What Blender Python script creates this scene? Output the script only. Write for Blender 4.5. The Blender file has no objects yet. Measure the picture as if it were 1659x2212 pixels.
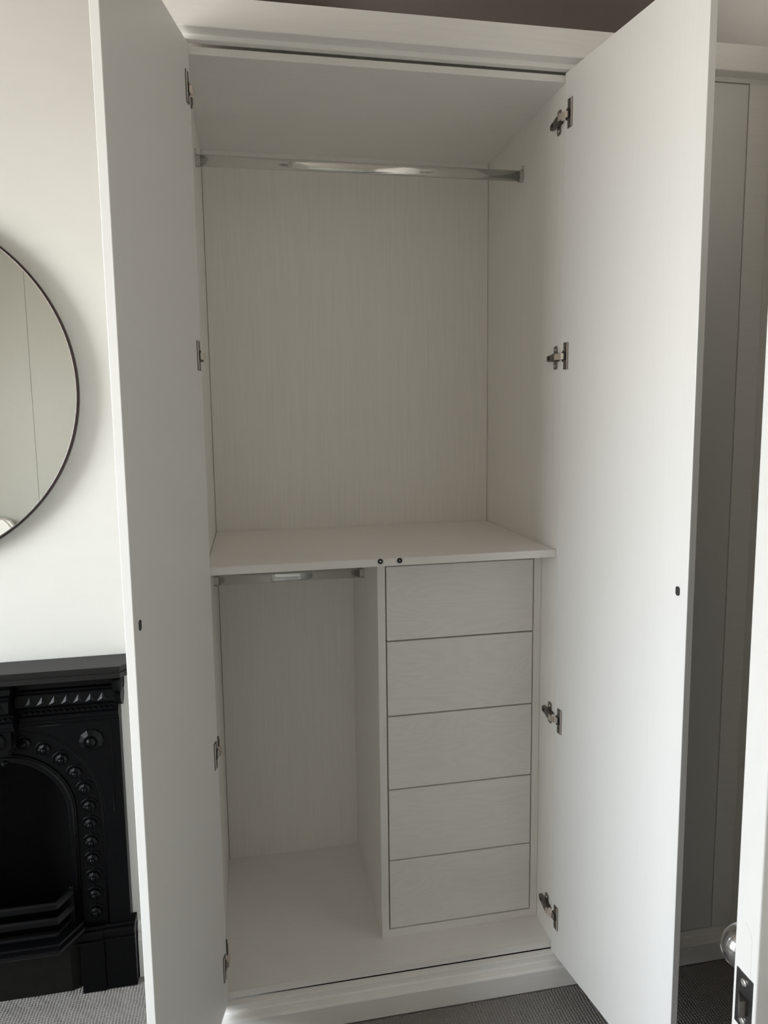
import bpy, bmesh, math, random
import numpy as np
from mathutils import Vector, Matrix

random.seed(7)
sc = bpy.context.scene
C = sc.collection
Z = 0.084            # the floor lies this far below the foot of the wardrobe opening
PI = math.pi

# ------------------------------------------------------------------ camera
cam_d = bpy.data.cameras.new('camera')
cam = bpy.data.objects.new('camera', cam_d)
C.objects.link(cam)
cam.location = (0.10315, -1.62447, 1.51683 + Z)
cam.rotation_euler = (1.460110, 0.0154258, -0.1733295)
cam_d.sensor_fit = 'VERTICAL'
cam_d.sensor_height = 24.0
cam_d.lens = 1428.864 / 2212 * 24.0
cam_d.shift_x = 40.574 / 2212
cam_d.shift_y = -44.148 / 2212
cam_d.clip_start = 0.02
sc.camera = cam

# ------------------------------------------------------------------ world: pale overcast sky over a darker ground
w = bpy.data.worlds.new('sky')
sc.world = w
w.use_nodes = True
nt = w.node_tree
nt.nodes.clear()
tc = nt.nodes.new('ShaderNodeTexCoord')
sep = nt.nodes.new('ShaderNodeSeparateXYZ')
mr = nt.nodes.new('ShaderNodeMapRange')
mr.inputs['From Min'].default_value = -0.08
mr.inputs['From Max'].default_value = 0.10
mr.inputs['To Min'].default_value = 0.0
mr.inputs['To Max'].default_value = 1.0
mix = nt.nodes.new('ShaderNodeMix')
mix.data_type = 'RGBA'
mix.inputs['A'].default_value = (0.62, 0.60, 0.56, 1)
mix.inputs['B'].default_value = (0.875, 0.94, 1.0, 1)
bg = nt.nodes.new('ShaderNodeBackground')
bg.inputs['Strength'].default_value = 19.5
wo = nt.nodes.new('ShaderNodeOutputWorld')
nt.links.new(tc.outputs['Generated'], sep.inputs[0])
nt.links.new(sep.outputs['Z'], mr.inputs['Value'])
nt.links.new(mr.outputs['Result'], mix.inputs['Factor'])
nt.links.new(mix.outputs['Result'], bg.inputs['Color'])
nt.links.new(bg.outputs[0], wo.inputs['Surface'])

# window opening in the left wall (used for wall, window and its portal)
WX = -2.60                      # inner face of the left wall
WY0, WY1 = -2.00, -0.40         # opening along y
WZ0, WZ1 = 0.55, 2.50           # opening heights above the floor
pl = bpy.data.lights.new('window_portal', 'AREA')
pl.shape = 'RECTANGLE'
pl.size = WZ1 - WZ0
pl.size_y = WY1 - WY0
pl.energy = 1.0
pl.cycles.is_portal = True
plo = bpy.data.objects.new('window_portal', pl)
C.objects.link(plo)
plo.location = (WX - 0.22, (WY0 + WY1) / 2, (WZ0 + WZ1) / 2)
plo.rotation_euler = (0, -PI / 2, 0)

# ------------------------------------------------------------------ exposure
vs = sc.view_settings
vs.view_transform = 'Standard'
vs.look = 'None'
vs.gamma = 1
vs.use_curve_mapping = False
vs.exposure = 0.27
sc.cycles.max_bounces = 12
sc.cycles.diffuse_bounces = 8
sc.cycles.use_denoising = True

# ================================================================== materials
def mat(name, col, rough=0.5, metal=0.0, spec=0.5):
    m = bpy.data.materials.new(name)
    m.use_nodes = True
    b = m.node_tree.nodes['Principled BSDF']
    b.inputs['Base Color'].default_value = (*col, 1)
    b.inputs['Roughness'].default_value = rough
    b.inputs['Metallic'].default_value = metal
    b.inputs['Specular IOR Level'].default_value = spec
    return m

def noise_detail(m, scale=(1, 1, 1), nscale=40, amount=0.06, bump=0.1, dist=0.002, detail=6, rough_amt=0.0):
    """procedural colour variation and fine relief in object space"""
    t = m.node_tree
    b = t.nodes['Principled BSDF']
    col = tuple(b.inputs['Base Color'].default_value)
    co = t.nodes.new('ShaderNodeTexCoord')
    mp = t.nodes.new('ShaderNodeMapping')
    mp.inputs['Scale'].default_value = scale
    no = t.nodes.new('ShaderNodeTexNoise')
    no.inputs['Scale'].default_value = nscale
    no.inputs['Detail'].default_value = detail
    no.inputs['Roughness'].default_value = 0.6
    t.links.new(co.outputs['Object'], mp.inputs[0])
    t.links.new(mp.outputs[0], no.inputs['Vector'])
    rp = t.nodes.new('ShaderNodeValToRGB')
    rp.color_ramp.elements[0].position = 0.3
    rp.color_ramp.elements[1].position = 0.7
    rp.color_ramp.elements[0].color = tuple(c * (1 - amount) for c in col[:3]) + (1,)
    rp.color_ramp.elements[1].color = tuple(min(1, c * (1 + amount * 0.5)) for c in col[:3]) + (1,)
    t.links.new(no.outputs['Fac'], rp.inputs[0])
    t.links.new(rp.outputs[0], b.inputs['Base Color'])
    if bump:
        bp = t.nodes.new('ShaderNodeBump')
        bp.inputs['Strength'].default_value = bump
        bp.inputs['Distance'].default_value = dist
        t.links.new(no.outputs['Fac'], bp.inputs['Height'])
        t.links.new(bp.outputs[0], b.inputs['Normal'])
    return m

def ring_grain(m, axis='X', scale=7.0, strength=0.05, bump=0.12):
    """cathedral wood grain: distorted rings stretched along one axis"""
    t = m.node_tree
    b = t.nodes['Principled BSDF']
    col = tuple(b.inputs['Base Color'].default_value)
    co = t.nodes.new('ShaderNodeTexCoord')
    mp = t.nodes.new('ShaderNodeMapping')
    mp.inputs['Scale'].default_value = (0.35, 1, 1.9) if axis == 'X' else (1.9, 1, 0.35)
    wv = t.nodes.new('ShaderNodeTexNoise')
    wv.inputs['Scale'].default_value = scale
    wv.inputs['Detail'].default_value = 1.5
    wv.inputs['Distortion'].default_value = 0.6
    mu = t.nodes.new('ShaderNodeMath'); mu.operation = 'MULTIPLY'; mu.inputs[1].default_value = 16
    fr = t.nodes.new('ShaderNodeMath'); fr.operation = 'PINGPONG'; fr.inputs[1].default_value = 0.5
    fine = t.nodes.new('ShaderNodeTexNoise')
    fine.inputs['Scale'].default_value = 90
    fine.inputs['Detail'].default_value = 4
    mp2 = t.nodes.new('ShaderNodeMapping')
    mp2.inputs['Scale'].default_value = (0.12, 1, 2.5) if axis == 'X' else (2.5, 1, 0.12)
    ad = t.nodes.new('ShaderNodeMath'); ad.operation = 'ADD'
    t.links.new(co.outputs['Object'], mp.inputs[0]); t.links.new(mp.outputs[0], wv.inputs['Vector'])
    t.links.new(co.outputs['Object'], mp2.inputs[0]); t.links.new(mp2.outputs[0], fine.inputs['Vector'])
    t.links.new(wv.outputs['Fac'], mu.inputs[0]); t.links.new(mu.outputs[0], fr.inputs[0])
    t.links.new(fr.outputs[0], ad.inputs[0]); t.links.new(fine.outputs['Fac'], ad.inputs[1])
    rp = t.nodes.new('ShaderNodeValToRGB')
    rp.color_ramp.elements[0].position = 0.35
    rp.color_ramp.elements[1].position = 0.95
    rp.color_ramp.elements[0].color = tuple(c * (1 - strength) for c in col[:3]) + (1,)
    rp.color_ramp.elements[1].color = col
    t.links.new(ad.outputs[0], rp.inputs[0]); t.links.new(rp.outputs[0], b.inputs['Base Color'])
    bp = t.nodes.new('ShaderNodeBump')
    bp.inputs['Strength'].default_value = bump
    bp.inputs['Distance'].default_value = 0.001
    t.links.new(ad.outputs[0], bp.inputs['Height']); t.links.new(bp.outputs[0], b.inputs['Normal'])
    return m

M = {}
M['door'] = noise_detail(mat('white_door_laminate', (0.80, 0.792, 0.77), 0.38), (1.6, 1.6, 0.06), 160, 0.012, 0.035, 0.0005)
M['frame'] = noise_detail(mat('white_painted_frame', (0.90, 0.885, 0.86), 0.42), (0.06, 1.2, 1.2), 120, 0.03, 0.08, 0.0006)
M['carcass'] = noise_detail(mat('white_woodgrain_board', (0.865, 0.845, 0.81), 0.42), (1.6, 1.6, 0.05), 110, 0.038, 0.10, 0.0006)
M['shelf'] = noise_detail(mat('white_woodgrain_shelf', (0.87, 0.85, 0.82), 0.28), (0.05, 1.3, 1.3), 90, 0.022, 0.08, 0.0006)
M['drawer'] = ring_grain(mat('white_drawer_front', (0.87, 0.85, 0.82), 0.42), 'X')
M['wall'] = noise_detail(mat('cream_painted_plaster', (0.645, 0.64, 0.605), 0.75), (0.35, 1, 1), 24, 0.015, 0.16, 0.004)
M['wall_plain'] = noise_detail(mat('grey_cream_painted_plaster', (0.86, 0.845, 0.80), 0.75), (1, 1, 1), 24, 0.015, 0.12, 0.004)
M['wall_sage'] = noise_detail(mat('grey_green_painted_plaster', (0.41, 0.405, 0.362), 0.75), (1, 1, 1), 24, 0.015, 0.12, 0.004)
M['landing'] = noise_detail(mat('landing_painted_shade', (0.30, 0.29, 0.27), 0.8), (1, 1, 1), 30, 0.03, 0.1, 0.002)  # low colour stands in for the landing's lack of light
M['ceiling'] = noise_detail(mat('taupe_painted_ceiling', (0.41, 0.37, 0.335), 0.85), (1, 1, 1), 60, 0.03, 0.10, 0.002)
M['skirting'] = noise_detail(mat('white_gloss_skirting', (0.78, 0.77, 0.73), 0.30), (0.2, 1, 1), 60, 0.03, 0.08, 0.001)
M['roomdoor'] = noise_detail(mat('white_gloss_door_paint', (0.67, 0.665, 0.65), 0.34), (1, 1, 0.2), 60, 0.02, 0.10, 0.001)
M['iron'] = noise_detail(mat('black_cast_iron', (0.0016, 0.0017, 0.0022), 0.33, 0.0, 0.14), (1, 1, 1), 180, 0.30, 0.22, 0.0008)
M['iron_mantel'] = noise_detail(mat('black_iron_mantel', (0.010, 0.0088, 0.0088), 0.38, 0.0, 0.30), (1, 1, 1), 140, 0.2, 0.10, 0.0005)
M['soot'] = noise_detail(mat('sooty_firebox', (0.004, 0.004, 0.0045), 0.75, 0, 0.2), (1, 1, 1), 60, 0.4, 0.3, 0.003)
M['apron'] = noise_detail(mat('dusty_black_apron', (0.0055, 0.0048, 0.0042), 0.6, 0, 0.2), (1, 1, 1), 30, 0.5, 0.2, 0.002)
M['chrome'] = mat('chrome_tube', (0.74, 0.74, 0.72), 0.12, 1.0)
M['socket'] = mat('satin_rail_socket', (0.52, 0.51, 0.49), 0.35, 1.0)
M['nickel'] = mat('nickel_hinge', (0.30, 0.28, 0.26), 0.30, 1.0)
M['nickel_lt'] = mat('bright_nickel_link', (0.86, 0.79, 0.74), 0.22, 1.0)
M['nickel_dk'] = mat('dark_nickel_arm', (0.20, 0.185, 0.17), 0.38, 1.0)
M['rawboard'] = noise_detail(mat('raw_brown_board', (0.26, 0.165, 0.095), 0.8), (0.1, 1, 1), 60, 0.15, 0.1, 0.001)
M['black'] = mat('black_plastic_and_recess_shade', (0.006, 0.006, 0.006), 0.45)  # magnet plastic; also colours in the shade of hinge recesses
M['steel'] = mat('steel_pin', (0.85, 0.85, 0.85), 0.30, 1.0)
M['grey_pin'] = mat('grey_pin', (0.30, 0.30, 0.29), 0.40, 0.6)
M['strike'] = mat('dark_grey_strike', (0.035, 0.035, 0.033), 0.45)
M['mirror'] = mat('mirror_silvering', (0.93, 0.93, 0.90), 0.0, 1.0)
M['mirror_frame'] = mat('dark_bronze_frame', (0.040, 0.030, 0.028), 0.28, 0.85)
M['carpet'] = noise_detail(mat('grey_loop_carpet', (0.275, 0.264, 0.25), 0.95, 0, 0.15), (1, 1, 1), 420, 0.30, 0.35, 0.002)
M['latch'] = noise_detail(mat('tarnished_latch_plate', (0.10, 0.098, 0.10), 0.38, 0.9), (1, 1, 1), 200, 0.25, 0.2, 0.0005)
M['knob'] = mat('polished_steel_knob', (0.42, 0.42, 0.43), 0.14, 1.0)
M['upholstery'] = noise_detail(mat('off_white_upholstery', (0.80, 0.78, 0.73), 0.85), (1, 1, 1), 260, 0.05, 0.3, 0.002)
M['linen'] = noise_detail(mat('white_linen', (0.82, 0.81, 0.79), 0.85), (1, 1, 1), 30, 0.03, 0.25, 0.01)
M['bedbase'] = noise_detail(mat('grey_bed_base', (0.30, 0.29, 0.28), 0.85), (1, 1, 1), 160, 0.05, 0.2, 0.002)
# window glass: thin pane, mostly clear
gl = bpy.data.materials.new('window_glass'); gl.use_nodes = True
t = gl.node_tree; t.nodes.clear()
o_ = t.nodes.new('ShaderNodeOutputMaterial'); tr = t.nodes.new('ShaderNodeBsdfTransparent'); gs = t.nodes.new('ShaderNodeBsdfGlossy')
gs.inputs['Roughness'].default_value = 0.0
lw = t.nodes.new('ShaderNodeLayerWeight')
p5 = t.nodes.new('ShaderNodeMath'); p5.operation = 'POWER'; p5.inputs[1].default_value = 5.0
fz = t.nodes.new('ShaderNodeMath'); fz.operation = 'MULTIPLY_ADD'; fz.inputs[1].default_value = 0.8; fz.inputs[2].default_value = 0.03
t.links.new(lw.outputs['Facing'], p5.inputs[0]); t.links.new(p5.outputs[0], fz.inputs[0])
mx = t.nodes.new('ShaderNodeMixShader')
t.links.new(fz.outputs[0], mx.inputs[0]); t.links.new(tr.outputs[0], mx.inputs[1]); t.links.new(gs.outputs[0], mx.inputs[2]); t.links.new(mx.outputs[0], o_.inputs[0])
M['glass'] = gl

# ================================================================== mesh helpers
def box(bm, x0, x1, y0, y1, z0, z1, bevel=0.0, seg=2):
    """axis-aligned block, z given relative to the wardrobe opening foot"""
    vs_ = [bm.verts.new((x, y, z)) for z in (z0 + Z, z1 + Z) for y in (y0, y1) for x in (x0, x1)]
    q = [(0, 2, 3, 1), (4, 5, 7, 6), (0, 1, 5, 4), (2, 6, 7, 3), (0, 4, 6, 2), (1, 3, 7, 5)]
    fs = [bm.faces.new([vs_[i] for i in f]) for f in q]
    if bevel > 0:
        es = list({e for f in fs for e in f.edges})
        bmesh.ops.bevel(bm, geom=es, offset=bevel, segments=seg, profile=0.5, affect='EDGES')
    return fs

def prism(bm, pts, axis, a, b, smooth=False):
    """extrude a 2-D outline along an axis. axis 'x': pts=(y,z); 'y': pts=(x,z); 'z': pts=(x,y)"""
    def V(p, t):
        if axis == 'x': return (t, p[0], p[1] + Z)
        if axis == 'y': return (p[0], t, p[1] + Z)
        return (p[0], p[1], t + Z)
    A = [bm.verts.new(V(p, a)) for p in pts]
    B = [bm.verts.new(V(p, b)) for p in pts]
    n = len(pts)
    for i in range(n):
        f = bm.faces.new((A[i], A[(i + 1) % n], B[(i + 1) % n], B[i])); f.smooth = smooth
    bm.faces.new(A[::-1]); bm.faces.new(B)

def lathe(bm, prof, centre, axis='y', seg=24, smooth=True, phase=0.0, sign=-1):
    """revolve (r, h) about an axis through centre; h runs along sign*axis"""
    cx, cy, cz = centre[0], centre[1], centre[2] + Z
    rings = []
    for r, h in prof:
        ring = []
        for k in range(seg if r > 1e-6 else 1):
            a = 2 * PI * k / seg + phase
            u, v = r * math.cos(a), r * math.sin(a)
            if axis == 'y': p = (cx + u, cy + sign * h, cz + v)
            elif axis == 'x': p = (cx + sign * h, cy + u, cz + v)
            else: p = (cx + u, cy + v, cz + sign * h)
            ring.append(bm.verts.new(p))
        rings.append(ring)
    for A, B in zip(rings[:-1], rings[1:]):
        for k in range(seg):
            q = [A[k % len(A)], A[(k + 1) % len(A)], B[(k + 1) % len(B)], B[k % len(B)]]
            q = list(dict.fromkeys(q))
            if len(q) >= 3:
                f = bm.faces.new(q); f.smooth = smooth

def tube(bm, path, r, seg=8, closed=False, sx=1.0, sz=1.0, smooth=True):
    """sweep a round section along a 3-D path (z relative)"""
    P = [Vector((p[0], p[1], p[2] + Z)) for p in path]
    n = len(P); rings = []
    for i in range(n):
        a = P[(i - 1) % n] if (closed or i > 0) else P[i]
        b = P[(i + 1) % n] if (closed or i < n - 1) else P[i]
        d = (b - a).normalized()
        up = Vector((0, 1, 0)) if abs(d.y) < 0.9 else Vector((0, 0, 1))
        s = d.cross(up).normalized(); u = s.cross(d).normalized()
        rings.append([bm.verts.new(P[i] + s * (r * sx * math.cos(2 * PI * k / seg)) + u * (r * sz * math.sin(2 * PI * k / seg))) for k in range(seg)])
    for i in range(n if closed else n - 1):
        A, B = rings[i], rings[(i + 1) % n]
        for k in range(seg):
            f = bm.faces.new((A[k], A[(k + 1) % seg], B[(k + 1) % seg], B[k])); f.smooth = smooth
    if not closed:
        bm.faces.new(rings[0][::-1]); bm.faces.new(rings[-1])

def ring_band(bm, xc, zc, r0, r1, zb, y, depth, seg=32):
    """arch band with straight legs down to zb, a plate of given thickness behind y"""
    inner, outer = [], []
    for k in range(seg + 1):
        a = PI * k / seg
        inner.append((xc + r0 * math.cos(a), zc + r0 * math.sin(a))); outer.append((xc + r1 * math.cos(a), zc + r1 * math.sin(a)))
    inner = [(xc + r0, zb)] + inner + [(xc - r0, zb)]
    outer = [(xc + r1, zb)] + outer + [(xc - r1, zb)]
    fi = [bm.verts.new((p[0], y, p[1] + Z)) for p in inner]; fo = [bm.verts.new((p[0], y, p[1] + Z)) for p in outer]
    bi = [bm.verts.new((p[0], y + depth, p[1] + Z)) for p in inner]; bo = [bm.verts.new((p[0], y + depth, p[1] + Z)) for p in outer]
    for i in range(len(inner) - 1):
        bm.faces.new((fi[i], fo[i], fo[i + 1], fi[i + 1]))
        bm.faces.new((fi[i + 1], bi[i + 1], bi[i], fi[i]))
        bm.faces.new((fo[i], bo[i], bo[i + 1], fo[i + 1]))
        bm.faces.new((bi[i + 1], bo[i + 1], bo[i], bi[i]))
    bm.faces.new((fi[0], bi[0], bo[0], fo[0])); bm.faces.new((fi[-1], fo[-1], bo[-1], bi[-1]))

def obj(name, bm, m, parent=None, local=False):
    """link a bmesh as ONE mesh object; meshes are built in world space and re-based to their parent"""
    bmesh.ops.recalc_face_normals(bm, faces=bm.faces[:])
    me = bpy.data.meshes.new(name)
    if parent is not None and not local:
        inv = WORLD[parent].inverted()
        bm.transform(inv)
    bm.to_mesh(me); bm.free()
    me.materials.append(M[m] if isinstance(m, str) else m)
    o = bpy.data.objects.new(name, me)
    C.objects.link(o)
    o.parent = parent
    WORLD[o] = WORLD[parent] if parent is not None else Matrix.Identity(4)
    return o

WORLD = {}
def thing(name, label, cat, loc, rz=0.0, group=None):
    o = bpy.data.objects.new(name, None)
    C.objects.link(o)
    o.empty_display_size = 0.05
    o.location = (loc[0], loc[1], loc[2] + Z); o.rotation_euler = (0, 0, rz)
    o['label'] = label; o['category'] = cat
    if group: o['group'] = group
    WORLD[o] = Matrix.Translation(o.location) @ Matrix.Rotation(rz, 4, 'Z')
    return o

def struct(name, bm, m, label=None):
    o = obj(name, bm, m)
    o['kind'] = 'structure'
    if label: o['label'] = label
    return o

def B():
    return bmesh.new()

def copy_part(o, parent, loc=None):
    c = o.copy(); C.objects.link(c); c.parent = parent
    if loc is not None: c.location = loc
    WORLD[c] = WORLD.get(parent, Matrix.Identity(4))
    return c

# ================================================================== the room
RX, LX, FY, CH = 1.467, WX, -3.38, 2.785    # right wall, left wall, wall behind the camera, ceiling (relative)
FLOOR = -Z
bm = B(); box(bm, LX - 0.3, RX + 0.3, FY - 0.2, 0.8, FLOOR - 0.06, FLOOR - 0.004)
floor = struct('floor', bm, 'carpet', 'grey ribbed loop carpet over the bedroom floor')

# carpet loops as real relief where the photograph shows them
def carpet_patch(rects):
    st = 0.0021; rib = 0.0086; loop = 0.0075
    Vx, Fx, base = [], [], 0
    rng = np.random.default_rng(3)
    for x0, x1, y0, y1 in rects:
        nx = int((x1 - x0) / st); ny = int((y1 - y0) / st)
        xs = x0 + np.arange(nx + 1) * st; ys = y0 + np.arange(ny + 1) * st
        X, Y = np.meshgrid(xs, ys)
        Xw = X + 0.0008 * np.sin(Y * 37 + 5 * X) + 0.0005 * np.sin(Y * 160 + X * 90)
        k = np.floor(Xw / rib)
        u = np.abs(np.sin(PI * Xw / rib))
        ph = (k % 7) * 1.3 + (k % 2) * PI / 2
        v = np.abs(np.sin(PI * Y / loop + ph + 0.35 * np.sin(2 * PI * Xw / rib)))
        H = 0.0046 * u ** 0.6 * (0.35 + 0.65 * v ** 0.8) + rng.normal(0, 0.00022, X.shape)
        Vx.append(np.stack([X, Y, H - 0.0042 + FLOOR + Z], -1).reshape(-1, 3))
        i = np.arange(ny)[:, None] * (nx + 1) + np.arange(nx)[None, :] + base
        Fx.append(np.stack([i, i + 1, i + nx + 2, i + nx + 1], -1).reshape(-1, 4))
        base += (nx + 1) * (ny + 1)
    Vx = np.concatenate(Vx).astype(np.float32); Fx = np.concatenate(Fx).astype(np.int32)
    me = bpy.data.meshes.new('carpet_pile')
    me.vertices.add(len(Vx)); me.vertices.foreach_set('co', Vx.ravel())
    me.loops.add(Fx.size); me.loops.foreach_set('vertex_index', Fx.ravel())
    me.polygons.add(len(Fx)); me.polygons.foreach_set('loop_start', np.arange(0, Fx.size, 4, dtype=np.int32))
    me.polygons.foreach_set('loop_total', np.full(len(Fx), 4, dtype=np.int32))
    me.polygons.foreach_set('use_smooth', np.ones(len(Fx), dtype=bool))
    me.update(calc_edges=True); me.validate()
    me.materials.append(M['carpet'])
    o = bpy.data.objects.new('carpet_pile', me); C.objects.link(o); o.parent = floor
    o['kind'] = 'stuff'; o['label'] = 'ribbed rows of grey carpet loops'
carpet_patch([(-0.95, 1.45, -0.62, -0.043), (-0.95, -0.075, -0.043, 0.262)])

bm = B(); box(bm, LX - 0.3, RX + 0.3, FY - 0.2, 0.8, CH, CH + 0.1)
struct('ceiling', bm, 'ceiling', 'taupe painted ceiling')

# back wall: alcoves at y=0.60 and the chimney breast standing forward of them, with the fire opening
CBX0, CBX1, CBY = -1.17, -0.075, 0.235
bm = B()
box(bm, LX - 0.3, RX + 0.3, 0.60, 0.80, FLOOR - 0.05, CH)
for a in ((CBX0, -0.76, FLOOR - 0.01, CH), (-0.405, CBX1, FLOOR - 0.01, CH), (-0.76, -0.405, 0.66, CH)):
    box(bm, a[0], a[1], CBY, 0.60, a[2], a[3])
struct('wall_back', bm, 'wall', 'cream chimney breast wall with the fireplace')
# left wall with the window opening
bm = B()
for a in ((FY - 0.2, WY0, FLOOR - 0.05, CH), (WY1, 0.80, FLOOR - 0.05, CH), (WY0, WY1, FLOOR - 0.05, WZ0 - Z), (WY0, WY1, WZ1 - Z, CH)):
    box(bm, LX - 0.25, LX, a[0], a[1], a[2], a[3])
struct('wall_left', bm, 'wall_plain', 'painted wall with the window')
# wall behind the camera
bm = B(); box(bm, LX - 0.3, RX + 0.3, FY - 0.2, FY, FLOOR - 0.05, CH)
struct('wall_front', bm, 'wall_sage', 'plain painted wall seen in the mirror')
# fine joint strip on that wall, the thin upright line in the mirror
bm = B(); box(bm, -1.513, -1.509, FY - 0.001, FY + 0.0035, FLOOR + 0.16, CH, 0.001)
struct('trim_1', bm, 'wall_sage', 'thin upright joint strip on the wall in the mirror')
# right wall with the doorway
DY0, DY1, DZ = -0.992, -0.185, 1.96
bm = B()
for a in ((FY - 0.2, DY0, FLOOR - 0.05, CH), (DY1, 0.80, FLOOR - 0.05, CH), (DY0, DY1, DZ, CH)):
    box(bm, RX, RX + 0.15, a[0], a[1], a[2], a[3])
struct('wall_right', bm, 'wall_plain', 'painted wall beside the end of the wardrobe run')
# landing beyond the doorway, closed in and coloured dark to throw back little light
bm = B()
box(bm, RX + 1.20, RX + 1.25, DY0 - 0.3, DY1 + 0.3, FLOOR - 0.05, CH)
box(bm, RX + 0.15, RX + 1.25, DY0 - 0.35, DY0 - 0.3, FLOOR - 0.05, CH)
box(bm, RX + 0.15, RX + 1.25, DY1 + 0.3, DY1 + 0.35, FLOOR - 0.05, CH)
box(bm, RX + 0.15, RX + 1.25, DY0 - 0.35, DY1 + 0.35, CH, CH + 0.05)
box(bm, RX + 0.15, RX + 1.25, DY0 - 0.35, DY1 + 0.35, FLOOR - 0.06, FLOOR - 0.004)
struct('wall_landing', bm, 'landing', 'landing beyond the doorway, its darkness put into the colour')

def skirting(name, axis, a, b, face, sign, h=0.165, th=0.018, label=None):
    """moulded skirting board; axis it runs along, face coordinate of wall, sign into the room"""
    f = lambda t: face + sign * t
    p = [(f(0), FLOOR), (f(th), FLOOR), (f(th), FLOOR + h - 0.05), (f(th - 0.002), FLOOR + h - 0.045), (f(th - 0.006), FLOOR + h - 0.03),
         (f(th - 0.004), FLOOR + h - 0.022), (f(th - 0.007), FLOOR + h - 0.010), (f(th - 0.012), FLOOR + h - 0.003), (f(th - 0.016), FLOOR + h), (f(0), FLOOR + h)]
    bm = B(); prism(bm, p, axis, a, b)
    return struct(name, bm, 'skirting', label)
skirting('baseboard_back', 'x', -0.262, CBX1, CBY, -1, label='white moulded skirting between fireplace and wardrobe')
skirting('baseboard_right', 'y', DY1 + 0.03, -0.044, RX, -1, 0.150, label='white moulded skirting on the right wall')
skirting('baseboard_front', 'x', LX, RX, FY, 1, label='white moulded skirting on the wall behind the bed')
skirting('baseboard_left', 'y', FY + 0.02, 0.60, LX, 1, label='white moulded skirting below the window')

# window_1: frame, two sashes, glazing bar panes, sill
bm = B()
fw = 0.06
y0, y1, z0, z1 = WY0, WY1, WZ0 - Z, WZ1 - Z
for a in ((y0, y0 + fw, z0, z1), (y1 - fw, y1, z0, z1), (y0 + fw, y1 - fw, z0, z0 + fw), (y0 + fw, y1 - fw, z1 - fw, z1)):
    box(bm, WX - 0.16, WX - 0.06, a[0], a[1], a[2], a[3], 0.004)
win = struct('window_1', bm, 'skirting', 'white framed sash window lighting the room from the left')
zm = (z0 + z1) / 2
for xa, za, zb in ((-0.145, z0 + fw, zm + 0.02), (-0.105, zm - 0.02, z1 - fw)):
    bm = B(); s = 0.045
    for a in ((y0 + fw, y0 + fw + s, za, zb), (y1 - fw - s, y1 - fw, za, zb), (y0 + fw + s, y1 - fw - s, za, za + s), (y0 + fw + s, y1 - fw - s, zb - s, zb)):
        box(bm, WX + xa, WX + xa + 0.035, a[0], a[1], a[2], a[3], 0.003)
    sash = obj('sash', bm, 'skirting', win)
    bm = B(); box(bm, WX + xa + 0.014, WX + xa + 0.018, y0 + fw + s - 0.005, y1 - fw - s + 0.005, za + s - 0.005, zb - s + 0.005)
    obj('pane', bm, 'glass', sash)
bm = B(); box(bm, WX - 0.06, WX + 0.05, y0 - 0.05, y1 + 0.05, z0 - 0.03, z0, 0.006)
obj('window_sill', bm, 'skirting', win)

# ================================================================== room door standing open at the right edge
E0 = (0.640, -1.000); DW, DT = 0.790, 0.035; DROT = 0.0
door = thing('door_1', 'white room door standing open, edge-on, with steel knob and latch', 'door', (E0[0], E0[1], FLOOR), DROT)
del door['category']
door['kind'] = 'structure'
def dloc(x, y): return (E0[0] + x, E0[1] + y)
bm = B(); box(bm, E0[0], E0[0] + DW, E0[1] - DT, E0[1], FLOOR + 0.012, DZ - 0.01, 0.0022, 3)
leaf = obj('leaf', bm, 'roomdoor', door)
KZ = 0.845
# filled old mortice strip on the leaf edge
bm = B(); prism(bm, [(E0[1] - 0.026, KZ + 0.03), (E0[1] - 0.026, KZ + 0.082), (E0[1] - 0.022, KZ + 0.090), (E0[1] - 0.014, KZ + 0.096), (E0[1] - 0.012, KZ + 0.03)], 'x', E0[0] - 0.0003, E0[0] + 0.002)
obj('filled_mortice', bm, 'roomdoor', leaf)
bm = B(); box(bm, E0[0] - 0.0012, E0[0] + 0.002, E0[1] - 0.031, E0[1] - 0.006, KZ - 0.034, KZ + 0.034, 0.0005)
lp = obj('latch_plate', bm, 'latch', door)
bm = B()
prism(bm, [(E0[0] + 0.003, E0[1] - 0.012), (E0[0] - 0.002, E0[1] - 0.012), (E0[0] - 0.012, E0[1] - 0.0255), (E0[0] + 0.003, E0[1] - 0.0255)], 'z', KZ - 0.012, KZ + 0.008)
obj('latch_bolt', bm, 'nickel_dk', lp)
for dz in (0.024, -0.024):
    bm = B(); lathe(bm, [(0.0042, 0.0), (0.0042, 0.0016), (0.0028, 0.0022), (0.0012, 0.0014), (0, 0.0014)], (E0[0] - 0.001, E0[1] - 0.0185, KZ + dz), 'x', 14)
    obj('screw', bm, 'steel', lp)
bm = B(); lathe(bm, [(0.026, 0), (0.026, 0.004), (0.022, 0.007), (0.011, 0.009), (0.009, 0.024), (0.012, 0.030), (0.022, 0.034), (0.0275, 0.043), (0.029, 0.052), (0.026, 0.062), (0.018, 0.069), (0.008, 0.072), (0, 0.0725)],
                (E0[0] + 0.058, E0[1], KZ), 'y', 40, sign=1)
obj('knob', bm, 'knob', door)
bm = B(); lathe(bm, [(0.026, 0), (0.026, 0.004), (0.022, 0.007), (0.011, 0.009), (0.009, 0.024), (0.012, 0.030), (0.022, 0.034), (0.0275, 0.043), (0.029, 0.052), (0.026, 0.062), (0.018, 0.069), (0.008, 0.072), (0, 0.0725)],
                (E0[0] + 0.058, E0[1] - DT, KZ), 'y', 40, sign=-1)
obj('knob', bm, 'knob', door)
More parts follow.
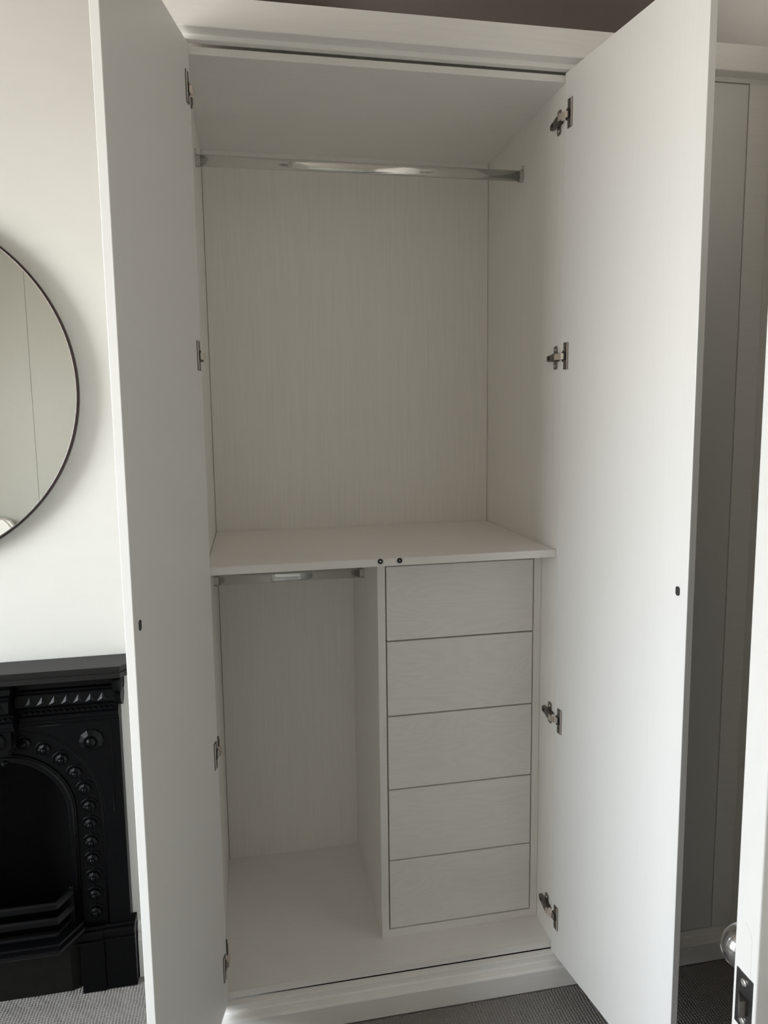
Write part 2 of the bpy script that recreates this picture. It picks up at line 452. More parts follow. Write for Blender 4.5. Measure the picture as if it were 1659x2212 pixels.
# door lining and casing on the right wall
bm = B()
box(bm, RX - 0.015, RX + 0.15, DY1 - 0.0, DY1 + 0.03, FLOOR, DZ, 0.002)
box(bm, RX - 0.015, RX + 0.15, DY0 - 0.03, DY0, FLOOR, DZ, 0.002)
box(bm, RX - 0.015, RX + 0.15, DY0 - 0.03, DY1 + 0.03, DZ, DZ + 0.03, 0.002)
struct('trim_2', bm, 'roomdoor', 'white door lining on the right wall')

# ================================================================== fitted wardrobe: shared frame, cornice and plinth
XL, XR, DEP, TOP = -0.013, 0.905, 0.540, 2.3508
WT = 2.4300                      # top of the cornice
ff = thing('wardrobe_face_frame', 'white painted face frame of rails and stiles around the wardrobe doors', 'face frame', (0.6, -0.009, FLOOR))
bm = B(); box(bm, CBX1, RX, -0.018, 0.0, 2.3565, WT, 0.0012); obj('top_rail', bm, 'frame', ff)
bm = B(); prism(bm, [(0.0, -0.0215), (0.0, 0.0), (-0.0168, 0.0), (-0.018, -0.0012), (-0.0178, -0.0165), (-0.0190, -0.0195), (-0.0215, -0.0208), (-0.0215, -0.0215)], 'x', CBX1, RX, False)
obj('bottom_rail', bm, 'frame', ff)
for a, b in ((CBX1, -0.024), (0.9265, 0.9510), (1.4035, RX)):
    bm = B(); box(bm, a, b, -0.018, 0.0, 0.0, 2.3565, 0.0012); obj('stile', bm, 'frame', ff)
bm = B(); prism(bm, [(-0.018, 2.3672), (-0.0485, 2.3672), (-0.050, 2.3687), (-0.050, WT), (-0.018, WT)], 'x', CBX1, RX)
o = obj('wardrobe_cornice', bm, 'frame'); o['label'] = 'white flat cornice board along the wardrobe top below the ceiling'; o['category'] = 'cornice'
bm = B(); prism(bm, [(0.0, FLOOR), (-0.042, FLOOR), (-0.042, -0.0275), (-0.0405, -0.0245), (-0.0375, -0.0225), (-0.033, -0.0218), (0.0, -0.0218)], 'x', CBX1, RX - 0.0005)
o = obj('wardrobe_plinth', bm, 'frame'); o['label'] = 'white plinth board along the carpet below the wardrobe doors'; o['category'] = 'plinth'

# ================================================================== the open double wardrobe
wr = thing('wardrobe', 'open white double wardrobe with both doors swung out', 'wardrobe', (0.446, 0.27, FLOOR))
bm = B(); box(bm, XL, XR, 0.0, DEP, 0.0035, 0.0215, 0.0008); obj('bottom_panel', bm, 'shelf', wr)
bm = B(); box(bm, XL, XR, 0.0, DEP, 2.334, TOP, 0.0008); obj('top_panel', bm, 'shelf', wr)
for a, b in ((XL - 0.018, XL), (XR, XR + 0.018)):
    bm = B(); box(bm, a, b, 0.0005, DEP + 0.012, 0.0035, TOP, 0.0006); obj('side_panel', bm, 'carcass', wr)
bm = B(); box(bm, XL + 0.0013, XR - 0.0013, DEP, DEP + 0.010, 0.0035, TOP); obj('back_panel', bm, 'carcass', wr)
bm = B(); box(bm, XL + 0.0014, XR - 0.0014, 0.0100, DEP - 0.0014, 1.1375, 1.1580, 0.0012, 2)
shelf = obj('shelf', bm, 'shelf', wr)
for x, pin in ((0.4230, 'steel'), (0.4735, 'grey_pin')):
    bm = B(); lathe(bm, [(0.0068, 0.0), (0.0068, 0.0020), (0.0058, 0.0030), (0.0036, 0.0030), (0.0034, 0.0012), (0, 0.0012)], (x, 0.0100, 1.1510), 'y', 24)
    obj('catch_magnet', bm, 'black', shelf)
    bm = B(); lathe(bm, [(0.0026, 0.0), (0.0026, 0.0024), (0, 0.0026)], (x, 0.0100, 1.1510), 'y', 16)
    obj('catch_pin', bm, pin, shelf)

bm = B(); box(bm, XL - 0.018, XR + 0.018, 0.0005, 0.552, 2.405, 2.423); obj('dust_panel', bm, 'rawboard', wr)
bm = B(); box(bm, XL - 0.018, XR + 0.018, 0.032, 0.050, TOP, 2.405); obj('added_gap_blocker', bm, 'carcass', wr)  # strip added behind the top gap to stop light and keep it dark
# hanging rails: oval chrome tubes with end sockets
def hanging_rail(x0, x1, y, zc, tab):
    bm = B()
    n = 28; prof = []
    for k in range(n):
        a = 2 * PI * k / n
        cx, cz = math.cos(a), math.sin(a)
        prof.append((y + 0.0075 * cx, zc + 0.0075 * (1 if cz > 0 else -1) * abs(cz) + (0.0075 if cz > 0 else -0.0075)))
    prism(bm, prof, 'x', x0 + 0.004, x1 - 0.004, True)
    r = obj('hanging_rail', bm, 'chrome', wr)
    for xa, s in ((x0, 1), (x1, -1)):
        bm = B()
        po = [(y + 0.0095 * math.cos(2 * PI * k / n), zc + 0.0095 * math.sin(2 * PI * k / n) + (0.0075 if math.sin(2 * PI * k / n) > 0 else -0.0075)) for k in range(n)]
        # open-topped socket: keep the lower two thirds as a raised cup
        po = [p for p in po if p[1] < zc + 0.012] 
        prism(bm, po, 'x', min(xa, xa + s * 0.013), max(xa, xa + s * 0.013))
        if tab:
            tb = [(y + 0.0075, zc + 0.005), (y + 0.0075, zc + 0.022), (y + 0.005, zc + 0.028), (y, zc + 0.030), (y - 0.005, zc + 0.028), (y - 0.0075, zc + 0.022), (y - 0.0075, zc + 0.005)]
            prism(bm, tb, 'x', min(xa, xa + s * 0.0022), max(xa, xa + s * 0.0022))
        sk = obj('rail_socket', bm, 'socket', r)
        if tab:
            bm = B(); lathe(bm, [(0.0032, 0), (0.0032, 0.0012), (0, 0.0018)], (xa + s * 0.0022, y, zc + 0.0225), 'x', 12, sign=s)
            obj('screw', bm, 'steel', r)
hanging_rail(XL, XR, 0.260, 2.2020, True)
hanging_rail(XL, 0.4312, 0.320, 1.0510, False)

# doors (local frame: x from hinge to free edge, y across the thickness, z up)
HZ = (2.252, 1.666, 0.692, 0.116)
DOORW, DOORT = 0.449, 0.018
def wardrobe_door(hx, hy, rz, side, label):
    """side=+1: thickness towards +y local (right-hand door); -1 left-hand door"""
    X = Matrix.Translation((hx, hy, Z)) @ Matrix.Rotation(rz, 4, 'Z')
    start = 0.0045 if side > 0 else 0.0060
    def ybox(bm, x0, x1, h0, h1, z0, z1, bev=0.0):
        # h = height above the inner face (towards the room interior of the doorway)
        ya, yb = sorted((-side * h0, -side * h1))
        box(bm, x0, x1, ya, yb, z0 - Z, z1 - Z, bev)
    def place(name, bm, m, parent):
        bm.transform(X)
        return obj(name, bm, m, parent)
    bm = B(); ybox(bm, start, DOORW, -DOORT, 0.0, 0.0, 2.3535, 0.0014)
    d = place('door', bm, 'door', wr); d['label'] = label
    for hz in HZ:
        # cup flange: upright plate with a D-shaped bulge towards the hinge edge
        bm = B()
        out = [(0.0365, -0.034), (0.0365, 0.034), (0.0190, 0.034), (0.0190, 0.017)]
        for k in range(9):
            a = PI / 2 + PI * k / 8
            out.append((0.0240 + 0.0165 * math.cos(a), 0.0165 * math.sin(a)))
        out += [(0.0190, -0.017), (0.0190, -0.034)]
        def pr(bm, pts, h0, h1, flip=False):
            A = [bm.verts.new((p[0], -side * h0, hz + p[1])) for p in pts]; Bv = [bm.verts.new((p[0], -side * h1, hz + p[1])) for p in pts]
            n = len(pts)
            for i in range(n): bm.faces.new((A[i], A[(i + 1) % n], Bv[(i + 1) % n], Bv[i]))
            bm.faces.new(A[::-1]); bm.faces.new(Bv)
        pr(bm, out, 0.0, 0.0022)
        hp = place('hinge_plate', bm, 'nickel_dk', d)
        bm = B(); ybox(bm, 0.0330, 0.0365, 0.0022, 0.0036, hz - 0.0338, hz + 0.0338, 0.0003)
        place('hinge_plate_lip', bm, 'nickel_lt', d)
        bm = B(); pr(bm, [(0.0150, -0.0105), (0.0290, -0.0105), (0.0325, -0.0070), (0.0325, 0.0070), (0.0290, 0.0105), (0.0150, 0.0105)], 0.0018, 0.0027)
        place('hinge_cup_shade', bm, 'black', d)  # solid black block painted in for the shade inside the cup recess
        bm = B(); ybox(bm, 0.0245, 0.0265, 0.0027, 0.0045, hz - 0.0085, hz + 0.0085)
        place('hinge_pin', bm, 'nickel', d)
        for dz in (0.026, -0.026):
            bm = B()
            q = [(0.0262 + 0.0032 * math.cos(2 * PI * k / 12), dz + 0.0032 * math.sin(2 * PI * k / 12)) for k in range(12)]
            pr(bm, q, 0.0020, 0.0029)
            place('screw', bm, 'nickel', d)
    # oval strike plate for the shelf catch
    bm = B()
    q = []
    for k in range(24):
        a = 2 * PI * k / 24
        q.append((0.4235 + 0.0058 * math.cos(a), 1.1515 + (0.0045 if math.sin(a) > 0 else -0.0045) + 0.0055 * math.sin(a)))
    A = [bm.verts.new((p[0], 0.0, p[1])) for p in q]; Bv = [bm.verts.new((p[0], -side * 0.0007, p[1])) for p in q]
    for i in range(24): bm.faces.new((A[i], A[(i + 1) % 24], Bv[(i + 1) % 24], Bv[i]))
    bm.faces.new(Bv); bm.faces.new(A[::-1])
    place('strike_plate', bm, 'strike', d)
    return d
aR, aL = 1.7243, 1.8158
wardrobe_door(0.900, 0.0, math.atan2(-math.sin(aR), -math.cos(aR)), 1, 'white door swung open on the right, brightly lit')
wardrobe_door(0.000, 0.0, math.atan2(-math.sin(aL), math.cos(aL)), -1, 'white door swung open on the left beside the mirror, inner face in shade')

# hinge arms screwed to the carcass sides
def hinge_arm(xw, s, zc, door_ang):
    """xw wall face, s=-1 arm grows towards -x (right side panel), +1 left panel"""
    bm = B()
    # cruciform mounting wings
    out = [(0.0245, -0.030), (0.0365, -0.030), (0.0400, -0.026), (0.0400, 0.026), (0.0365, 0.030), (0.0245, 0.030), (0.0210, 0.026), (0.0210, -0.026)]
    prism(bm, [(p[0], zc + p[1]) for p in out], 'x', min(xw, xw + s * 0.0025), max(xw, xw + s * 0.0025))
    mp = obj('mounting_plate', bm, 'nickel', wr)
    for dz in (0.020, -0.020):
        bm = B(); lathe(bm, [(0.0034, 0), (0.0034, 0.0012), (0.0015, 0.0018), (0, 0.001)], (xw + s * 0.0025, 0.0305, zc + dz), 'x', 12, sign=s)
        obj('screw', bm, 'nickel_lt', mp)
    bm = B()
    # tapering channel section arm
    ya, yb = 0.0080, 0.0620
    v = []
    for y, hw, t in ((ya, 0.0105, 0.0155), (0.026, 0.0100, 0.0150), (0.040, 0.0085, 0.0130), (yb, 0.0075, 0.0115)):
        v.append([bm.verts.new((xw + s * a, y, zc + b + Z)) for a, b in ((0.0025, -hw), (t - 0.002, -hw), (t, -hw + 0.002), (t, hw - 0.002), (t - 0.002, hw), (0.0025, hw))])
    for P, Q in zip(v[:-1], v[1:]):
        for k in range(6): bm.faces.new((P[k], P[(k + 1) % 6], Q[(k + 1) % 6], Q[k]))
    bm.faces.new(v[0][::-1]); bm.faces.new(v[-1])
    arm = obj('hinge_arm', bm, 'nickel_dk', wr)
    bm = B()
    xt = xw + s * (0.0115 + 0.0014)
    box(bm, min(xt, xt + s * 0.0008), max(xt, xt + s * 0.0008), 0.0455, 0.0510, zc - 0.0042, zc + 0.0042)
    obj('arm_slot_shade', bm, 'black', arm)  # black block stands in for shade in the slot
    # bright link between arm and cup
    bm = B()
    pts = [(xw + s * 0.0060, 0.0085), (xw + s * 0.0165, 0.0085), (xw + s * 0.0170, -0.004), (xw + s * 0.0105, -0.0165), (xw + s * 0.0040, -0.0205), (xw + s * 0.0015, -0.016)]
    if s > 0: pts = [(xw + s * 0.0060, 0.0085), (xw + s * 0.0195, 0.0085), (xw + s * 0.0215, -0.004), (xw + s * 0.0175, -0.0155), (xw + s * 0.0095, -0.0190), (xw + s * 0.0090, -0.012)]
    prism(bm, pts, 'z', zc - 0.0078, zc + 0.0078)
    obj('hinge_link', bm, 'nickel_lt', arm)
for hz in HZ:
    hinge_arm(XR, -1, hz, aR)
    hinge_arm(XL, 1, hz, aL)

# ================================================================== drawer unit inside the wardrobe
DYF = 0.1004
du = thing('drawer_unit', 'white five-drawer unit standing inside the wardrobe below the shelf', 'drawer unit', (0.668, 0.31, 0.0215))
bm = B(); box(bm, 0.4315, 0.4530, DYF, DEP - 0.001, 0.0215, 1.1370, 0.0010); obj('side_panel', bm, 'carcass', du)
bm = B(); box(bm, 0.8840, 0.9045, DYF, DEP - 0.001, 0.0460, 1.1370, 0.0010); obj('side_panel', bm, 'carcass', du)
bm = B(); box(bm, 0.4530, 0.9045, DYF, DEP - 0.001, 0.0215, 0.0458, 0.0010); obj('base_panel', bm, 'shelf', du)
bnd = (1.1165, 0.9050, 0.6890, 0.4722, 0.2580, 0.0480)
for i in range(5):
    bm = B()
    za, zb = bnd[i + 1] + 0.0017, bnd[i] - 0.0025
    box(bm, 0.4566, 0.8808, DYF + 0.0005, DYF + 0.0185, za, zb, 0.0015)
    box(bm, 0.4660, 0.4780, DYF + 0.0185, 0.50, za + 0.02, zb - 0.03); box(bm, 0.8594, 0.8714, DYF + 0.0185, 0.50, za + 0.02, zb - 0.03)
    box(bm, 0.4780, 0.8594, 0.488, 0.50, za + 0.02, zb - 0.03); box(bm, 0.4780, 0.8594, DYF + 0.0185, 0.488, za + 0.02, za + 0.03)
    bmesh.ops.translate(bm, vec=(0, 0, 0), verts=bm.verts[:])
    o = obj('drawer', bm, 'drawer', du)
    # each front is cut from a different part of the board
    o.data.transform(Matrix.Translation((-0.9 * i, 0, 0))); o.location = (0.9 * i, 0, 0)

# ================================================================== next wardrobe of the run, closed
w2 = thing('wardrobe', 'closed single-door white wardrobe in shade between open door and right wall', 'wardrobe', (1.19, 0.27, FLOOR))
bm = B(); box(bm, 0.9535, 1.4005, -0.0175, 0.0, 0.0030, 2.3535, 0.0014); obj('door', bm, 'door', w2)
for a, b in ((0.9300, 0.9480), (1.4060, 1.4240)):
    bm = B(); box(bm, a, b, 0.0005, DEP, 0.0035, TOP, 0.0006); obj('side_panel', bm, 'carcass', w2)
bm = B(); box(bm, 0.9480, 1.4060, 0.001, DEP, 0.0035, 0.0215); obj('bottom_panel', bm, 'shelf', w2)
bm = B(); box(bm, 0.9480, 1.4060, 0.001, DEP, 2.334, TOP); obj('top_panel', bm, 'shelf', w2)
bm = B(); box(bm, 0.9480, 1.4060, DEP - 0.010, DEP, 0.0215, 2.334); obj('back_panel', bm, 'carcass', w2)
bm = B(); box(bm, 0.9300, RX - 0.001, 0.0005, 0.552, 2.405, 2.423); obj('dust_panel', bm, 'rawboard', w2)
bm = B(); box(bm, 0.9300, RX - 0.001, 0.032, 0.050, TOP, 2.405); obj('added_gap_blocker', bm, 'carcass', w2)  # same added light stop behind this unit's top gap

# ================================================================== round mirror
mc, mr_ = (-0.7807, 1.6063), 0.4550
mi = thing('wall_mirror', 'round mirror with thin dark frame hanging above the fireplace', 'mirror', (mc[0], 0.215, mc[1] - mr_))
bm = B(); tube(bm, [(mc[0] + (mr_ - 0.004) * math.cos(2 * PI * k / 160), 0.2075, mc[1] + (mr_ - 0.004) * math.sin(2 * PI * k / 160)) for k in range(160)], 0.0042, 10, True, 1.0, 2.6)
obj('frame', bm, 'mirror_frame', mi)
bm = B(); lathe(bm, [(0, 0.0), (mr_ - 0.004, 0.0), (mr_ - 0.004, 0.003), (0, 0.003)], (mc[0], 0.212, mc[1]), 'y', 160, False)
obj('mirror_glass', bm, 'mirror', mi)
bm = B(); lathe(bm, [(0, 0.0), (mr_ - 0.03, 0.0), (mr_ - 0.03, 0.020), (0, 0.020)], (mc[0], 0.2345, mc[1]), 'y', 96, False)
obj('backing_board', bm, 'mirror_frame', mi)

# ================================================================== cast-iron fireplace
FX, FZ = -0.583, 0.4527           # arch centre
fp = thing('fireplace', 'black cast-iron fireplace with arched opening and studded surround', 'fireplace', (FX, 0.2, FLOOR))
HW = 0.308
R0, RB0, RB1 = 0.158, 0.178, 0.249
PY = 0.203                        # front of the surround plate
# plate with arched hole outside the bead band
bm = B()
def plate(bm, y0, y1, ztop, zbot, rin, hw):
    n = 40
    arc = [(FX + rin * math.cos(PI * k / n), FZ + rin * math.sin(PI * k / n)) for k in range(n + 1)]
    inner = [(FX + rin, zbot)] + arc + [(FX - rin, zbot)]
    outer = []
    for p in inner:
        dx, dz = p[0] - FX, p[1] - FZ
        if p[1] <= FZ: outer.append((FX + math.copysign(hw, dx), p[1]))
        else:
            sc_ = min(hw / max(abs(dx), 1e-6), (ztop - FZ) / max(dz, 1e-6)); outer.append((FX + dx * sc_, FZ + dz * sc_))
    # insert exact corners
    def corner(a, b, lst_i, lst_o):
        pass
    fi = [bm.verts.new((p[0], y0, p[1] + Z)) for p in inner]; fo = [bm.verts.new((p[0], y0, p[1] + Z)) for p in outer]
    bi = [bm.verts.new((p[0], y1, p[1] + Z)) for p in inner]; bo = [bm.verts.new((p[0], y1, p[1] + Z)) for p in outer]
    for i in range(len(inner) - 1):
        a, b = outer[i], outer[i + 1]
        if abs(a[0] - FX) > hw - 1e-6 and b[1] > ztop - 1e-6 and abs(b[0] - FX) < hw - 1e-6 or (a[1] > ztop - 1e-6 and abs(b[0] - FX) > hw - 1e-6 and abs(a[0] - FX) < hw - 1e-6):
            s = 1 if a[0] + b[0] > 2 * FX else -1
            c = bm.verts.new((FX + s * hw, y0, ztop + Z)); cb = bm.verts.new((FX + s * hw, y1, ztop + Z))
            bm.faces.new((fi[i], fo[i], c, fo[i + 1], fi[i + 1]))
            bm.faces.new((fo[i], bo[i], cb, c)); bm.faces.new((c, cb, bo[i + 1], fo[i + 1]))
        else:
            bm.faces.new((fi[i], fo[i], fo[i + 1], fi[i + 1]))
            bm.faces.new((fo[i], bo[i], bo[i + 1], fo[i + 1]))
        bm.faces.new((fi[i + 1], bi[i + 1], bi[i], fi[i]))
plate(bm, PY, CBY - 0.0005, 0.852, 0.09, RB1, HW)
sur = obj('surround', bm, 'iron', fp)
# bead band, set slightly back, and its raised rims
bm = B(); ring_band(bm, FX, FZ, RB0 - 0.004, RB1 + 0.002, 0.09, PY + 0.006, 0.024, 48); obj('stud_band', bm, 'iron', fp)
def arch_path(r, zb, y, n=48, a0=0.0, a1=PI):
    p = [(FX + r * math.cos(a0 + (a1 - a0) * k / n), y, FZ + r * math.sin(a0 + (a1 - a0) * k / n)) for k in range(n + 1)]
    return [(FX + r, y, zb)] + p + [(FX - r, y, zb)]
bm = B(); tube(bm, arch_path(R0 + 0.010, 0.09, PY + 0.004), 0.011, 10); obj('opening_moulding', bm, 'iron', fp)
bm = B(); tube(bm, arch_path(RB0, 0.09, PY + 0.003), 0.0035, 8); obj('band_rim', bm, 'iron', fp)
bm = B(); tube(bm, arch_path(RB1, 0.09, PY + 0.001), 0.0030, 8); obj('band_rim', bm, 'iron', fp)
# firebox
bm = B()
for a in ((FX - R0 - 0.012, FX - R0 + 0.004, 0.236, 0.42, FLOOR, 0.66), (FX + R0 - 0.004, FX + R0 + 0.012, 0.236, 0.42, FLOOR, 0.66), (FX - R0, FX + R0, 0.405, 0.42, FLOOR, 0.66), (FX - R0, FX + R0, 0.23, 0.42, 0.635, 0.65), (FX - R0, FX + R0, 0.22, 0.42, FLOOR, FLOOR + 0.06)):
    box(bm, *a)
obj('firebox', bm, 'soot', fp)
# studs round the band
def stud_mesh(r, hgt, rd, seg=8):
    bm = B()
    # faceted collar as flat triangles, then a turned dome
    prof = [(r, 0.0), (r, hgt * 0.25), (rd * 1.25, hgt * 0.62), (rd * 1.08, hgt * 0.55)]
    lathe(bm, prof, (0, 0, -Z), 'y', seg, False)
    dome = [(rd * 1.05, hgt * 0.45)] + [(rd * math.cos(a), hgt * 0.55 + rd * 0.9 * math.sin(a)) for a in (0, 0.35, 0.7, 1.05, 1.35)] + [(0, hgt * 0.55 + rd * 0.9)]
    lathe(bm, dome, (0, 0, -Z), 'y', 16, True)
    return bm
studs = []
for s in (1, -1):
    for k in range(6):
        a = math.radians(2.1 + 14.3 * k)
        studs.append((FX + s * 0.2145 * math.cos(a), FZ + 0.2145 * math.sin(a), s * (a), s))
    for z in (0.409, 0.3556, 0.3035, 0.250, 0.197, 0.144):
        studs.append((FX + s * 0.2145, z, 0.0, s))
fb = WORLD[fp].translation
bm = stud_mesh(0.0160, 0.011, 0.0075); o = obj('stud', bm, 'iron', fp, True)
bmb = B(); tube(bmb, [(0.0225 * math.cos(a), 0.0, 0.0225 * math.sin(a) - Z) for a in [math.radians(25 + 130 * k / 12) for k in range(13)]], 0.0024, 6)
ob = obj('stud_brow', bmb, 'iron', fp, True)
bmp = B(); lathe(bmp, [(0.0028, 0), (0.0022, 0.0024), (0, 0.0034)], (0, 0, -Z), 'y', 8)
op_ = obj('pip', bmp, 'iron', fp, True)
for i, (x, z, a, s) in enumerate(studs):
    q = o if i == 0 else copy_part(o, fp)
    loc = (x - fb.x, PY + 0.004 - fb.y, z + Z - fb.z)
    q.location = loc
    rot = -(a)  # brow faces back along the chain towards the crown
    e = ob if i == 0 else copy_part(ob, fp)
    e.location = (loc[0], PY + 0.005 - fb.y, loc[2]); e.rotation_euler = (0, -(s * abs(a)) if s > 0 else abs(a), 0)
    # pip between this stud and the next one towards the crown
    r_ = 0.2145
    if z >= FZ:
        aa = abs(a) + math.radians(7.2); px, pz = FX + s * r_ * math.cos(aa), FZ + r_ * math.sin(aa)
    else: px, pz = x, z + 0.0268
    e = op_ if i == 0 else copy_part(op_, fp)
    e.location = (px - fb.x, PY + 0.006 - fb.y, pz + Z - fb.z)
# spandrel panels: raised outline and rosette
for s in (1, -1):
    path = [(FX + s * 0.091, PY - 0.0002, 0.7058), (FX + s * 0.2845, PY - 0.0002, 0.7040), (FX + s * 0.2830, PY - 0.0002, 0.4444), (FX + s * 0.2570, PY - 0.0002, 0.4455)]
    for k in range(17):
        a = math.radians(3 + 66 * k / 16)
        path.append((FX + s * 0.256 * math.cos(a), PY - 0.0002, FZ + 0.256 * math.sin(a)))
    bm = B(); tube(bm, path, 0.0018, 6, True); obj('spandrel_line', bm, 'iron', fp)
    bm = B()
    lathe(bm, [(0.0325, 0.0), (0.0320, 0.004), (0.0190, 0.0105), (0.0180, 0.0090)], (FX + s * 0.233, PY, 0.6534), 'y', 10, False)
    lathe(bm, [(0.0178, 0.007), (0.0165, 0.010), (0.0150, 0.0085)], (FX + s * 0.233, PY, 0.6534), 'y', 24, True)
    lathe(bm, [(0.0150, 0.006)] + [(0.0138 * math.cos(a), 0.008 + 0.012 * math.sin(a)) for a in (0, 0.3, 0.6, 0.9, 1.2, 1.4)] + [(0, 0.020)], (FX + s * 0.233, PY, 0.6534), 'y', 24, True)
    obj('rosette', bm, 'iron', fp)
# frieze: moulded band either side of the centre bracket; band profile (y, z)
def frieze(x0, x1, off, name):
    f = lambda y: y - off
    bm = B()
    prism(bm, [(CBY - 0.002, 0.712), (f(0.199), 0.712), (f(0.196), 0.715), (f(0.196), 0.722), (f(0.192), 0.726), (f(0.192), 0.737), (f(0.197), 0.740), (f(0.197), 0.7455),
               (f(0.197), 0.757), (f(0.184), 0.768), (f(0.168), 0.7745), (f(0.166), 0.7775), (f(0.172), 0.8020), (f(0.171), 0.8065), (f(0.176), 0.8095), (f(0.176), 0.8135), (f(0.186), 0.8170), (f(0.190), 0.8300),
               (f(0.184), 0.8420), (f(0.165), 0.8480), (CBY - 0.002, 0.8480)], 'x', x0, x1)
    return obj(name, bm, 'iron', fp)
for s in (1, -1):
    xa, xb = sorted((FX + s * 0.058, FX + s * 0.309))
    frieze(xa, xb, 0.0, 'frieze')
frieze(FX - 0.052, FX + 0.052, 0.030, 'centre_bracket')
# pyramid studs on the sloping fascia, scallops below
def pyramid(x, off, wd=0.0265):
    bm = B()
    y0, y1 = 0.1655 - off, 0.1715 - off
    b0 = bm.verts.new((x - wd / 2, y0, 0.7785 + Z)); b1 = bm.verts.new((x + wd / 2, y0, 0.7785 + Z)); t0 = bm.verts.new((x, y1 - 0.0015, 0.8005 + Z)); ap = bm.verts.new((x, y0 - 0.0022, 0.7855 + Z))
    bb = bm.verts.new((x, y1 + 0.003, 0.789 + Z))
    for f in ((b0, b1, ap), (b1, t0, ap), (t0, b0, ap), (b0, bb, b1), (b1, bb, t0), (t0, bb, b0)): bm.faces.new(f)
    obj('pyramid', bm, 'iron', fp)
for s in (1, -1):
    for k in range(7): pyramid(FX + s * (0.0945 + 0.0302 * k), 0.0)
for x in (-0.030, 0.0, 0.030): pyramid(FX + x, 0.030)
def scallop(x, off):
    bm = B()
    q = [(x + 0.0068 * math.cos(a), 0.7440 + 0.0075 * math.sin(a)) for a in [PI * k / 8 for k in range(9)]]
    prism(bm, q, 'y', 0.1915 - off, 0.199 - off)
    obj('scallop', bm, 'iron', fp)
for s in (1, -1):
    for k in range(16): scallop(FX + s * (0.071 + 0.0146 * k), 0.0)
for k in range(7): scallop(FX - 0.0438 + 0.0146 * k, 0.030)
# keystone under the centre bracket with its own rosette
bm = B(); prism(bm, [(FX - 0.040, 0.712), (FX - 0.040, 0.668), (FX - 0.026, 0.645), (FX + 0.026, 0.645), (FX + 0.040, 0.668), (FX + 0.040, 0.712)], 'y', 0.176, PY + 0.004); obj('keystone', bm, 'iron', fp)
bm = B(); prism(bm, [(FX - 0.046, 0.712), (FX - 0.046, 0.662), (FX - 0.030, 0.636), (FX + 0.030, 0.636), (FX + 0.046, 0.662), (FX + 0.046, 0.712)], 'y', 0.187, PY + 0.006); obj('keystone_back', bm, 'iron', fp)
bm = B()
lathe(bm, [(0.026, 0.0), (0.0255, 0.004), (0.0150, 0.0095), (0.014, 0.008)], (FX, 0.176, 0.684), 'y', 10, False)
lathe(bm, [(0.0115 * math.cos(a), 0.006 + 0.010 * math.sin(a)) for a in (0, 0.4, 0.8, 1.2)] + [(0, 0.016)], (FX, 0.176, 0.684), 'y', 20, True)
obj('rosette', bm, 'iron', fp)
# small crown knob at the head of the opening
bm = B(); lathe(bm, [(0.009, 0), (0.009, 0.006), (0.006, 0.011), (0, 0.013)], (FX + 0.012, PY - 0.004, FZ + R0 + 0.004), 'y', 10, False); obj('crown_knob', bm, 'iron', fp)
# end scrolls under the mantel: turned volute and hanging leaf
for s in (1, -1):
    bm = B()
    cx, cy, cz = FX + s * 0.309, 0.186, 0.8190
    lathe(bm, [(0.0270, -0.006), (0.0270, 0.012), (0.0240, 0.017), (0.0170, 0.018), (0.0150, 0.014), (0.0085, 0.014), (0.0070, 0.018), (0.0035, 0.018), (0.0030, 0.013), (0, 0.013)], (cx, cy, cz), 'x', 28, True, sign=s)
    obj('scroll', bm, 'iron', fp)
    bm = B()
    leaf_p = [(0.176, 0.797), (0.166, 0.788), (0.170, 0.772), (0.186, 0.757), (0.200, 0.750), (0.214, 0.762), (0.222, 0.780), (0.216, 0.793), (0.200, 0.800)]
    xa, xb = sorted((FX + s * 0.304, FX + s * 0.322))
    prism(bm, leaf_p, 'x', xa, xb); obj('scroll_leaf', bm, 'iron', fp)
# mantel shelf with canted corners
bm = B()
def mantel(bm, hw, yf, z0, z1, cut):
    prism(bm, [(FX - hw, CBY - 0.001), (FX - hw, yf + cut), (FX - hw + cut, yf), (FX + hw - cut, yf), (FX + hw, yf + cut), (FX + hw, CBY - 0.001)], 'z', z0, z1)
mantel(bm, 0.352, 0.1370, 0.8690, 0.8800, 0.022)
mantel(bm, 0.348, 0.1410, 0.8620, 0.8690, 0.021)
mantel(bm, 0.351, 0.1385, 0.8480, 0.8620, 0.022)
obj('mantel_shelf', bm, 'iron_mantel', fp)
# plinth blocks at the foot of each jamb, in two slabs with a moulded cap
for s in (1, -1):
    def blk(bm, xa, xb, yf):
        a, b = sorted((FX + s * xa, FX + s * xb))
        box(bm, a, b, yf, CBY - 0.0006, FLOOR, 0.068, 0.002)
    bm = B(); blk(bm, 0.236, 0.3185, 0.1900)
    blk(bm, 0.172, 0.236, 0.1870)
    obj('plinth_block', bm, 'iron', fp)
    bm = B()
    for xa, xb, o_ in ((0.236, 0.3190, 0.0), (0.168, 0.236, -0.003)):
        a, b = sorted((FX + s * xa, FX + s * xb))
        f = lambda y: y + o_
        prism(bm, [(CBY - 0.0006, 0.066), (f(0.190), 0.066), (f(0.184), 0.069), (f(0.183), 0.074), (f(0.189), 0.077), (f(0.190), 0.081), (f(0.183), 0.085), (f(0.183), 0.096), (f(0.190), 0.100), (f(0.195), 0.101), (f(0.195), 0.104), (f(0.200), 0.107), (CBY - 0.0006, 0.107)], 'x', a, b)
    obj('plinth_cap', bm, 'iron', fp)
